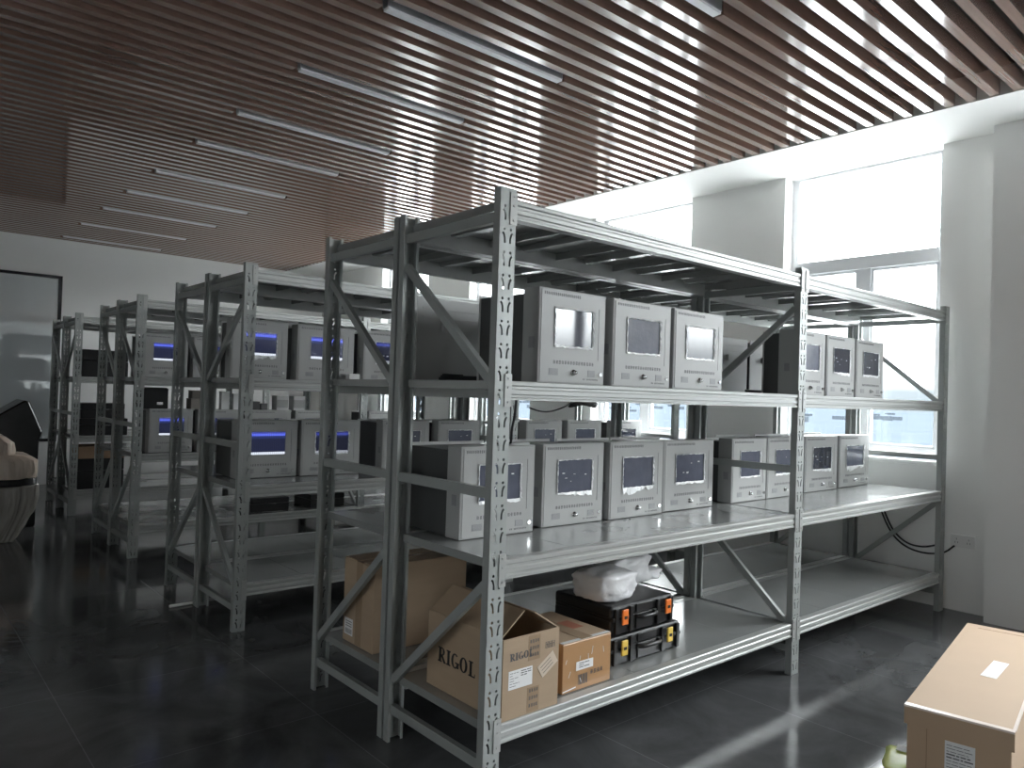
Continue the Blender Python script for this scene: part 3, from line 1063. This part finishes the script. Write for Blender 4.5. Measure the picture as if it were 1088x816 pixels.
link('tape_creases', g.mesh('tape_creases', M_FILM), t)

# tool cases
def tool_case(name, label, loc, W, D, H, latch_mat, lx):
    t = thing(name, label, 'tool case', loc, 0, 'black tool cases')
    sp = H * 0.56
    lo = MB().box(0, W, 0.012, D, 0, sp - 0.002)
    link('case_base', lo.mesh('case_base', M_BLACK), t, bevel=0.012, seg=3)
    link('case_lid', MB().box(0, W, 0.012, D, sp + 0.002, H).mesh('case_lid', M_BLACK), t, bevel=0.012, seg=3)
    link('rim', MB().box(0.004, W - 0.004, 0.004, D - 0.004, sp - 0.007, sp + 0.007).mesh('rim', M_BLACK), t, bevel=0.002)
    for f in (0.04, 0.26, 0.70, 0.92):
        link('front_rib', MB().box(W * f, W * f + W * 0.045, 0.0, 0.0115, H * 0.06, H * 0.94).mesh('front_rib', M_BLACK), t, bevel=0.002)
    hb = MB()
    hx0, hx1 = W * 0.36, W * 0.64
    hb.tube([(hx0, 0.012, sp), (hx0, -0.012, sp), (hx0 + 0.015, -0.022, sp), (hx1 - 0.015, -0.022, sp), (hx1, -0.012, sp), (hx1, 0.012, sp)], 0.008, 8)
    link('handle', hb.mesh('handle', M_BLACK, True), t)
    link('grip_plate', MB().box(hx0 + 0.005, hx1 - 0.005, 0.006, 0.0115, sp + 0.012, H * 0.95).box(hx0 + 0.005, hx1 - 0.005, 0.006, 0.0115, H * 0.08, sp - 0.012).mesh('grip_plate', M_BLACK), t, bevel=0.002)
    for f in lx:
        lt = MB().box(W * f - 0.018, W * f + 0.018, -0.010, -0.001, sp - 0.022, sp + 0.040)
        l = link('latch', lt.mesh('latch', latch_mat), t, bevel=0.004)
        link('latch_button', MB().box(W * f - 0.008, W * f + 0.008, -0.0118, -0.0101, sp + 0.002, sp + 0.014).mesh('latch_button', M_BLACK), l)
    return t


tool_case('tool_case', 'black tool case with two yellow latches, lying underneath the other', (0.735, 0.115, Z1 + 0.001), 0.460, 0.33, 0.115, M_YELLOW, (0.16, 0.80))
tool_case('tool_case', 'black tool case with two orange latches, on top under a white bag', (0.755, 0.125, Z1 + 0.118), 0.400, 0.34, 0.118, M_ORANGE, (0.16, 0.86))


def lumpy(cx, cy, cz, rx, ry, rz, seed, amp, name, m, flat=True, freq=2.2, sub=4):
    bm = bmesh.new()
    bmesh.ops.create_icosphere(bm, subdivisions=sub, radius=1)
    for v in bm.verts:
        d = v.co.normalized()
        n = noise.noise(d * freq + Vector((seed, 0, 0))) + 0.5 * noise.noise(d * freq * 2.3 + Vector((0, seed, 0)))
        rdg = abs(noise.noise(d * freq * 1.7 + Vector((0, 0, seed))))
        k = 1 + amp * n - amp * 0.7 * (0.35 - rdg if rdg < 0.35 else 0)
        e = 0.62
        q = Vector([math.copysign(abs(c) ** e, c) for c in d])
        q = q / max(abs(c) for c in q) * 0.5 + d * 0.5
        p = Vector((q.x * rx, q.y * ry, q.z * rz)) * k
        v.co = Vector((cx, cy, cz)) + p
        if flat and v.co.z < 0:
            v.co.z = 0
    me = bpy.data.meshes.new(name)
    bm.to_mesh(me)
    bm.free()
    me.materials.append(m)
    for p in me.polygons:
        p.use_smooth = True
    return me


t = thing('plastic_bag', 'crumpled white plastic bag sitting on top of the orange-latched tool case, left', 'bag', (0.86, 0.27, Z1 + 0.237))
link('bag_body', lumpy(0, 0, 0.056, 0.125, 0.10, 0.066, 3.1, 0.13, 'bag_body', M_BAG), t)
t = thing('plastic_bag', 'crumpled white plastic bag slumped behind the first, reaching right towards the brace', 'bag', (1.12, 0.395, Z1 + 0.237))
link('bag_body', lumpy(0, 0, 0.06, 0.145, 0.075, 0.072, 8.4, 0.20, 'bag_body', M_BAG), t)
link('bag_end', lumpy(0.16, -0.01, 0.022, 0.07, 0.05, 0.026, 5.2, 0.3, 'bag_end', M_BAG, sub=3), t)

# tall carton on the rear rack
BX, BY, BZ = 0.47, 0.25, 0.352
t = thing('tall_carton', 'tall plain brown carton with small white label, on the rear bottom shelf end', 'carton', (0.062, 0.805, Z1 + 0.001))
bd = MB().box(0, BX, 0, BY, 0, BZ)
link('box_body', bd.mesh('box_body', M_CARTON), t, bevel=0.002)
link('packing_tape', MB().box(-0.0007, 0, 0.095, 0.145, 0.004, BZ).box(-0.0007, BX, 0.095, 0.145, BZ, BZ + 0.0007).mesh('packing_tape', M_TAPE), t)
link('lid_flaps', MB().box(0.003, BX - 0.003, 0.003, 0.094, BZ + 0.0002, BZ + 0.004).box(0.003, BX - 0.003, 0.146, BY - 0.003, BZ + 0.0002, BZ + 0.004).mesh('lid_flaps', M_CARTON), t)
o = link('shipping_label', MB().box(-0.0016, -0.0002, 0.165, 0.235, 0.03, 0.10).mesh('shipping_label', M_PAPER), t)
g = MB()
for k in range(8):
    yy = 0.172 + k * 0.007
    g.box(-0.002, -0.0016, yy, yy + 0.003, 0.036, 0.056)
for k in range(3):
    g.box(-0.002, -0.0016, 0.172, 0.222, 0.066 + k * 0.01, 0.069 + k * 0.01)
link('label_print', g.mesh('label_print', M_PRINT), o)

# big foreground carton, long axis roughly along X
AX = math.radians(9.6)
t = thing('long_carton', 'long pale brown lidded carton on the floor at the lower right', 'carton', (1.144, -0.828, 0.0), AX)
BL, BWd, BH = 1.27, 0.31, 0.33
bd = MB().box(0.008, BL - 0.008, -BWd + 0.008, -0.008, 0, BH - 0.01)
link('box_body', bd.mesh('box_body', M_CARTONBIG), t, bevel=0.003)
ld = MB().box(0, BL, -BWd, 0, BH - 0.004, BH)
for a in ((0, 0.004, -BWd, 0), (BL - 0.004, BL, -BWd, 0), (0.004, BL - 0.004, -BWd, -BWd + 0.004), (0.004, BL - 0.004, -0.004, 0)):
    ld.box(a[0], a[1], a[2], a[3], BH - 0.062, BH - 0.004)
link('lid', ld.mesh('lid', M_CARTONBIG), t)
tp = MB().box(-0.0012, 0, -BWd, 0, BH - 0.006, BH + 0.0008).box(0, 0.022, -BWd, 0, BH, BH + 0.0008)
tp.box(0.022, BL, -BWd - 0.0012, -BWd, BH - 0.006, BH + 0.0008).box(0.022, BL, -BWd, -BWd + 0.008, BH, BH + 0.0008)
link('edge_tape', tp.mesh('edge_tape', M_WHITETAPE), t)
Mx = Matrix.Translation((0.62, -0.185, BH)) @ Matrix.Rotation(math.radians(-4), 4, 'Z')
link('paper_slip', MB().box(-0.115, 0.115, -0.026, 0.026, 0.0006, 0.0016, M=Mx).mesh('paper_slip', M_PAPER), t)
link('end_flap_line', MB().box(BL - 0.06, BL - 0.056, -BWd + 0.01, -0.05, BH, BH + 0.0007).mesh('end_flap_line', M_CARTON_IN), t)
o = link('printed_label', MB().box(0.0064, 0.008, -0.205, -0.120, 0.135, 0.245).mesh('printed_label', M_PAPER), t)
g = MB()
for k in range(9):
    zz = 0.232 - k * 0.010
    yy = -0.125
    while yy > -0.19:
        l = rl.uniform(0.006, 0.026)
        g.box(0.006, 0.0064, max(-0.2, yy - l), yy, zz, zz + (0.004 if k in (3, 4) else 0.0018))
        yy -= l + 0.003
link('label_print', g.mesh('label_print', M_PRINT), o)
link('corner_seam', MB().box(0.0072, 0.0080, -0.068, -0.066, 0.0, BH - 0.064).mesh('corner_seam', M_CARTON_IN), t)

# small hi-vis packet on the floor
t = thing('plastic_packet', 'small yellow-green plastic packet on the floor beside the long carton', 'packet', (1.44, -0.70, 0), 0.25)
link('packet_body', lumpy(0, 0, 0.006, 0.12, 0.050, 0.012, 6.6, 0.22, 'packet_body', M_HIVIS, sub=3), t)
link('tag_card', MB().box(0.045, 0.10, -0.018, 0.018, 0.022, 0.0236).mesh('tag_card', M_PAPER), t)

# ------------------------------------------------------------------ cables
def smooth_path(pts, n=8):
    P = [Vector(p) for p in pts]
    P = [P[0] * 2 - P[1]] + P + [P[-1] * 2 - P[-2]]
    out = []
    for i in range(1, len(P) - 2):
        for k in range(n):
            u = k / n
            a, b_, c, d = P[i - 1], P[i], P[i + 1], P[i + 2]
            out.append(0.5 * ((2 * b_) + (c - a) * u + (2 * a - 5 * b_ + 4 * c - d) * u * u + (3 * b_ - a - 3 * c + d) * u ** 3))
    out.append(P[-2])
    return out


def cable(label, pts, r=0.0045, group=None):
    o = link('hanging_cable', MB().tube(smooth_path(pts), r).mesh('hanging_cable', M_CABLE, True))
    return tag(o, label, 'cable', group)


cable('upper of two black cables looping below the rack end to the window wall', [(3.925, 0.44, 0.70), (3.925, 0.40, 0.58), (3.925, 0.335, 0.46), (3.928, 0.25, 0.395), (3.93, 0.15, 0.385), (3.935, 0.05, 0.415)], 0.006)
cable('lower of two black cables looping to the wall socket past the last post', [(3.930, 0.46, 0.72), (3.930, 0.42, 0.57), (3.930, 0.345, 0.435), (3.930, 0.25, 0.365), (3.93, 0.13, 0.345), (3.93, 0.02, 0.37), (3.928, -0.045, 0.425)], 0.006)
cable('thin black cable hanging from the upper shelf just right of the front corner post', [(0.489, 0.45, 1.335), (0.482, 0.45, 1.248), (0.474, 0.455, 1.19), (0.470, 0.46, 1.125), (0.44, 0.47, 1.119)], 0.005)
cable('thin black cable sagging under the second row upper shelf', [(2.33, 2.40, 1.23), (2.45, 2.40, 1.205), (2.58, 2.40, 1.21), (2.72, 2.40, 1.25), (2.82, 2.40, 1.307)], 0.006)
t = thing('cable_coil', 'black coiled cable hanging under the second row upper shelf', 'cable', (2.98, 2.45, 1.300))
cp = []
for k in range(60):
    a = k * 2 * PI / 20
    cp.append((0.15 * math.cos(a), 0.05 * math.sin(a) + 0.006 * (k // 20), -0.02 - 0.012 * (k // 20) - 0.012 * math.cos(2 * a)))
link('coil_loops', MB().tube(cp, 0.008).mesh('coil_loops', M_CABLE, True), t)
link('coil_tie', MB().tube([(0.15, 0, -0.02), (0.14, 0, 0.006)], 0.004).mesh('coil_tie', M_CABLE), t)
cp = []
for k in range(50):
    a = k * 2 * PI / 18
    cp.append((0.12 * math.cos(a) * (1 - k * 0.004), 0.022 * math.sin(a), 0.008 + 0.0035 * (k // 9)))
o = link('cable_coil', MB().tube(cp, 0.006).mesh('cable_coil', M_CABLE, True), None, (0.34, 0.625, Z3 + 0.0))
tag(o, 'flattened black cable coil on the upper shelf edge behind the left diagonal', 'cable')
cp = []
for k in range(40):
    a = k * 2 * PI / 16
    cp.append((0.10 * math.cos(a), 0.030 * math.sin(a), 0.008 + 0.004 * (k // 8)))
o = link('cable_coil', MB().tube(cp, 0.006).mesh('cable_coil', M_CABLE, True), None, (2.46, 0.55, Z3 + 0.0))
tag(o, 'small black cable coil at the foot of the diagonal on the nearest upper shelf', 'cable')

# white rod under the second row
o = link('white_rod', MB().tube([(-0.16, 0, 0), (0.15, 0, 0)], 0.009).mesh('white_rod', M_WHITE, True), None, (0.03, 2.81, 0.0095), 0.03)
tag(o, 'thin white rod lying on the floor under the second row of racks', 'rod')
bpy.context.view_layer.update()

# small white adapter on the second row shelf
t = thing('power_adapter', 'small white adapter box before the second row upper shelf instruments', 'adapter', (0.77, 2.38, Z3))
link('adapter_body', MB().box(0, 0.075, 0, 0.05, 0, 0.055).mesh('adapter_body', M_WHITE), t, bevel=0.004)

# ------------------------------------------------------------------ items in the third and fourth rows
TOPC = Z2 + IH + 0.0005
t = thing('printer', 'black box-shaped printer with a bright slot, on top of third row instruments', 'printer', (0.09, 4.40, TOPC))
link('printer_body', MB().box(0, 0.19, 0, 0.22, 0, 0.16).mesh('printer_body', M_BLACK), t, bevel=0.006)
link('paper_slot', MB().box(0.105, 0.15, -0.002, 0, 0.032, 0.052).mesh('paper_slot', M_CHROME), t)
link('top_cover', MB().box(0.01, 0.18, 0.01, 0.2, 0.1602, 0.166).mesh('top_cover', M_BLACK), t)


def small_box(name, label, cat, loc, W, D, H, m, group, lid=True, m2=None):
    t = thing(name, label, cat, loc, 0, group)
    link('box_body', MB().box(0, W, 0, D, 0, H * (0.9 if lid else 1)).mesh('box_body', m), t, bevel=0.003)
    if lid:
        link('lid', MB().box(-0.002, W + 0.002, -0.002, D + 0.002, H * 0.9 + 0.0004, H).mesh('lid', m2 or m), t, bevel=0.002)
    return t


GP = 'small packs on top of third row instruments'
small_box('small_carton', 'grey-brown small carton, lower of two left of the white packs', 'carton', (0.455, 4.40, TOPC), 0.13, 0.12, 0.085, M_DULL, GP)
small_box('small_carton', 'grey-brown small carton, upper of two left of the white packs', 'carton', (0.465, 4.41, TOPC + 0.0865), 0.11, 0.10, 0.065, M_DULL, GP)
small_box('white_pack', 'white upright pack behind second row corner post, left one', 'pack', (0.70, 4.41, TOPC), 0.065, 0.06, 0.15, M_WHITE, GP)
small_box('white_pack', 'white upright pack behind second row corner post, right one', 'pack', (0.80, 4.41, TOPC), 0.055, 0.06, 0.135, M_WHITE, GP)
for k, (x, h) in enumerate(((0.97, 0.07), (1.04, 0.055))):
    small_box('device_box', ('small dark', 'low dark')[k] + ' device box between white packs and grey folders', 'device', (x, 4.42, TOPC), 0.06, 0.08, h, M_BODY, GP)
for k, x in enumerate((1.18, 1.335)):
    t = thing('folder_box', ('left', 'right')[k] + ' of two upright grey folder boxes on third row instruments', 'folder', (x, 4.42, TOPC), 0, GP)
    link('folder_case', MB().box(0, 0.11, 0, 0.10, 0, 0.125).mesh('folder_case', M_BACK), t, bevel=0.003)
    link('folder_spine', MB().box(0.004, 0.106, -0.002, 0, 0.02, 0.09).mesh('folder_spine', M_SHELL), t)

GD = 'black cases in the far rows'
def dark_case(label, loc, W, D, H):
    t = thing('equipment_case', label, 'case', loc, 0, GD)
    link('case_base', MB().box(0, W, 0, D, 0, H * 0.6 - 0.001).mesh('case_base', M_BLACK), t, bevel=0.006)
    link('case_lid', MB().box(0, W, 0, D, H * 0.6 + 0.001, H).mesh('case_lid', M_BLACK), t, bevel=0.006)
    link('case_handle', MB().tube([(W * 0.38, 0, H * 0.6), (W * 0.38, -0.018, H * 0.6), (W * 0.62, -0.018, H * 0.6), (W * 0.62, 0, H * 0.6)], 0.006).mesh('case_handle', M_BODY, True), t)
    return t


YD = YROW[3]
dark_case('black case with a round lock on the farthest row upper shelf', (0.09, YD + 0.08, Z3), 0.42, 0.35, 0.275)
dark_case('black case at the bottom of the stack on the farthest row middle shelf', (0.085, YD + 0.08, Z2), 0.44, 0.38, 0.17)
dark_case('black case on top of the stack on the farthest row middle shelf', (0.095, YD + 0.09, Z2 + 0.171), 0.40, 0.35, 0.15)
dark_case('tall black case on the farthest row bottom shelf, under a brown carton', (0.085, YD + 0.08, Z1), 0.42, 0.40, 0.30)
small_box('flat_carton', 'flat brown carton lying on the tall black case, farthest row', 'carton', (0.085, YD + 0.075, Z1 + 0.301), 0.42, 0.38, 0.12, M_CARTON_IN, None)
dark_case('low black case on the third row bottom shelf, left of another', (0.98, YROW[2] + 0.12, Z1), 0.34, 0.34, 0.115)
dark_case('low black case on the third row bottom shelf, with its right end lit', (1.52, YROW[2] + 0.12, Z1), 0.34, 0.34, 0.12)

# ------------------------------------------------------------------ left foreground bundle and covered object
t = thing('wrapped_bundle', 'bundle wrapped in milky plastic film on the floor at the left edge', 'bundle', (-0.80, 5.65, 0))


def drape(rings, name, m, n=220, amp=0.02, seed=0):
    """stack of rounded-box rings (z, cx, rx, ry, fold), closed; crisp folds run down the sheet"""
    Z, out = [r[0] for r in rings], []
    for i in range(len(rings) - 1):
        for k in range(5):
            u = k / 5
            out.append([rings[i][q] * (1 - u) + rings[i + 1][q] * u for q in range(5)])
    out.append(list(rings[-1]))
    vs, fs = [], []
    for z, cx, rx, ry, fd in out:
        for k in range(n):
            a = 2 * PI * k / n
            c, s_ = math.cos(a), math.sin(a)
            e = 0.42
            ux, uy = math.copysign(abs(c) ** e, c), math.copysign(abs(s_) ** e, s_)
            big = noise.noise(Vector((c * 4 + seed, s_ * 4, z * 1.5)))
            rid = 1 - abs(noise.noise(Vector((c * 7, s_ * 7 + seed, z * 0.9)))) * 3.2
            rid2 = 1 - abs(noise.noise(Vector((c * 15 + z * 2, s_ * 15, seed + z * 0.7)))) * 3.0
            f = 1 + fd * (0.7 * big + 0.55 * max(0, rid) ** 3 + 0.35 * max(0, rid2) ** 3)
            vs.append((cx + ux * rx * f, uy * ry * f, max(0.002, z + amp * 0.6 * noise.noise(Vector((c * 4, s_ * 4, seed + z))))))
    for r in range(len(out) - 1):
        for k in range(n):
            fs.append((r * n + k, r * n + (k + 1) % n, (r + 1) * n + (k + 1) % n, (r + 1) * n + k))
    fs += [tuple(range(n))[::-1], tuple((len(out) - 1) * n + k for k in range(n))]
    return MB().add(vs, fs).mesh(name, m, True)


link('wrapped_load', drape([(0.512, 0, 0.375, 0.29, 0.05), (0.56, 0.0, 0.375, 0.29, 0.09), (0.655, 0, 0.365, 0.285, 0.10), (0.69, -0.02, 0.33, 0.28, 0.10),
                            (0.705, -0.07, 0.27, 0.26, 0.10), (0.80, -0.07, 0.265, 0.25, 0.10), (0.85, -0.09, 0.23, 0.22, 0.08), (0.868, -0.11, 0.18, 0.17, 0.06)], 'wrapped_load', M_WRAP), t)
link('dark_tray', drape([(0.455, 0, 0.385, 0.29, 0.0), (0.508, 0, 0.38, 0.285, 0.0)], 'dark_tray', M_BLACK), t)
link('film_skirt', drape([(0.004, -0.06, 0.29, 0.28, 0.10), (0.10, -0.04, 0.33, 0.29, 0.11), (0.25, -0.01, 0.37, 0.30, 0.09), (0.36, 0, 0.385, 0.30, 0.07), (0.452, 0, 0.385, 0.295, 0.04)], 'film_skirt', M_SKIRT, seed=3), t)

t = thing('covered_equipment', 'black shiny covered object with a sloping top behind the wrapped bundle', 'covered object', (0, 6.05, 0))
poly = [(-1.25, 0.001), (-0.34, 0.001), (-0.335, 0.78), (-0.31, 0.85), (-0.425, 1.13), (-0.455, 1.14), (-0.75, 0.94), (-1.22, 0.86)]
link('cover', MB().prism(poly, 0, 0.5, 'Y').mesh('cover', M_BLACKGLOSS), t, bevel=0.025, seg=3)
cr_ = MB()
for k in range(4):
    yk = 0.06 + k * 0.11
    cr_.tube([(-0.312, yk, 0.868), (-0.36, yk + 0.01, 0.985), (-0.418, yk, 1.125)], 0.007)
link('cover_folds', cr_.mesh('cover_folds', M_BLACKGLOSS, True), t)

# ------------------------------------------------------------------ outside
o = link('bounce_ground', MB().box(5, 200, -250, 250, -22.4, -22.0).mesh('bounce_ground', M_BOUNCE))  # unseen pale slab, added to reflect daylight up onto slats and soffit
tag(o, 'unseen pale ground added below the windows to bounce light up', 'ground', kind='structure')
o = link('ground_outside', MB().box(200, 4000, -3000, 3000, -22.5, -22).mesh('ground_outside', M_TOWN))
tag(o, 'haze-tinted land seen far below through the windows', 'ground', kind='structure')
sk = MB()
rs = random.Random(5)
for k in range(160):
    d = rs.uniform(900, 2600)
    yv = rs.uniform(-0.7, 1.6) * d
    ww_, hh = rs.uniform(8, 18), rs.uniform(3, 8)
    sk.box(d, d + ww_, yv, yv + ww_ * 1.6, -22, -22 + hh)
o = link('distant_town', sk.mesh('distant_town', M_TOWN))
tag(o, 'haze-tinted distant town buildings beyond the right window', 'town', kind='stuff')

# ------------------------------------------------------------------ sky
wd = bpy.data.worlds.new('overcast_sky')
SC.world = wd
wd.use_nodes = True
nt = wd.node_tree
bg = nt.nodes['Background']
tc = nt.nodes.new('ShaderNodeTexCoord')
sx = nt.nodes.new('ShaderNodeSeparateXYZ')
nt.links.new(tc.outputs['Generated'], sx.inputs['Vector'])
mr = nt.nodes.new('ShaderNodeMapRange')
mr.inputs['From Min'].default_value = -0.02
mr.inputs['From Max'].default_value = 0.22
nt.links.new(sx.outputs['Z'], mr.inputs['Value'])
cr = nt.nodes.new('ShaderNodeValToRGB')
cr.color_ramp.elements[0].position = 0.0
cr.color_ramp.elements[0].color = (0.027, 0.032, 0.036, 1)
cr.color_ramp.elements[1].position = 1.0
cr.color_ramp.elements[1].color = (0.965, 0.98, 1.0, 1)
for p_, c_ in ((0.16, (0.031, 0.035, 0.038, 1)), (0.34, (0.16, 0.165, 0.17, 1)), (0.5, (0.5, 0.51, 0.52, 1))):
    e = cr.color_ramp.elements.new(p_)
    e.color = c_
nt.links.new(mr.outputs['Result'], cr.inputs['Fac'])
nt.links.new(cr.outputs['Color'], bg.inputs['Color'])
bg.inputs['Strength'].default_value = 6.0

# ------------------------------------------------------------------ camera
cam = bpy.data.cameras.new('camera')
cam.sensor_fit = 'HORIZONTAL'
cam.sensor_width = 36.0
cam.lens = 793.122 / 1088 * 36.0
cam.clip_start = 0.05
cam.clip_end = 6000
co = bpy.data.objects.new('camera', cam)
COL.objects.link(co)
F = Vector((0.65314385, 0.75709352, 0.01457788))
R = Vector((0.75648677, -0.65323349, 0.03183985))
U = Vector((-0.0336285, 0.00976802, 0.99938667))
Mc = Matrix(((R.x, U.x, -F.x, -1.5275), (R.y, U.y, -F.y, -1.855), (R.z, U.z, -F.z, 1.3259), (0, 0, 0, 1)))
co.matrix_world = Mc
SC.camera = co

SC.view_settings.view_transform = 'Standard'
SC.view_settings.look = 'None'
SC.view_settings.gamma = 1.0
SC.view_settings.use_curve_mapping = False
SC.view_settings.exposure = 2.25
SC.cycles.use_denoising = True
SC.cycles.max_bounces = 10
SC.cycles.diffuse_bounces = 6
SC.cycles.glossy_bounces = 5
SC.cycles.transparent_max_bounces = 12
SC.cycles.sample_clamp_indirect = 12.0
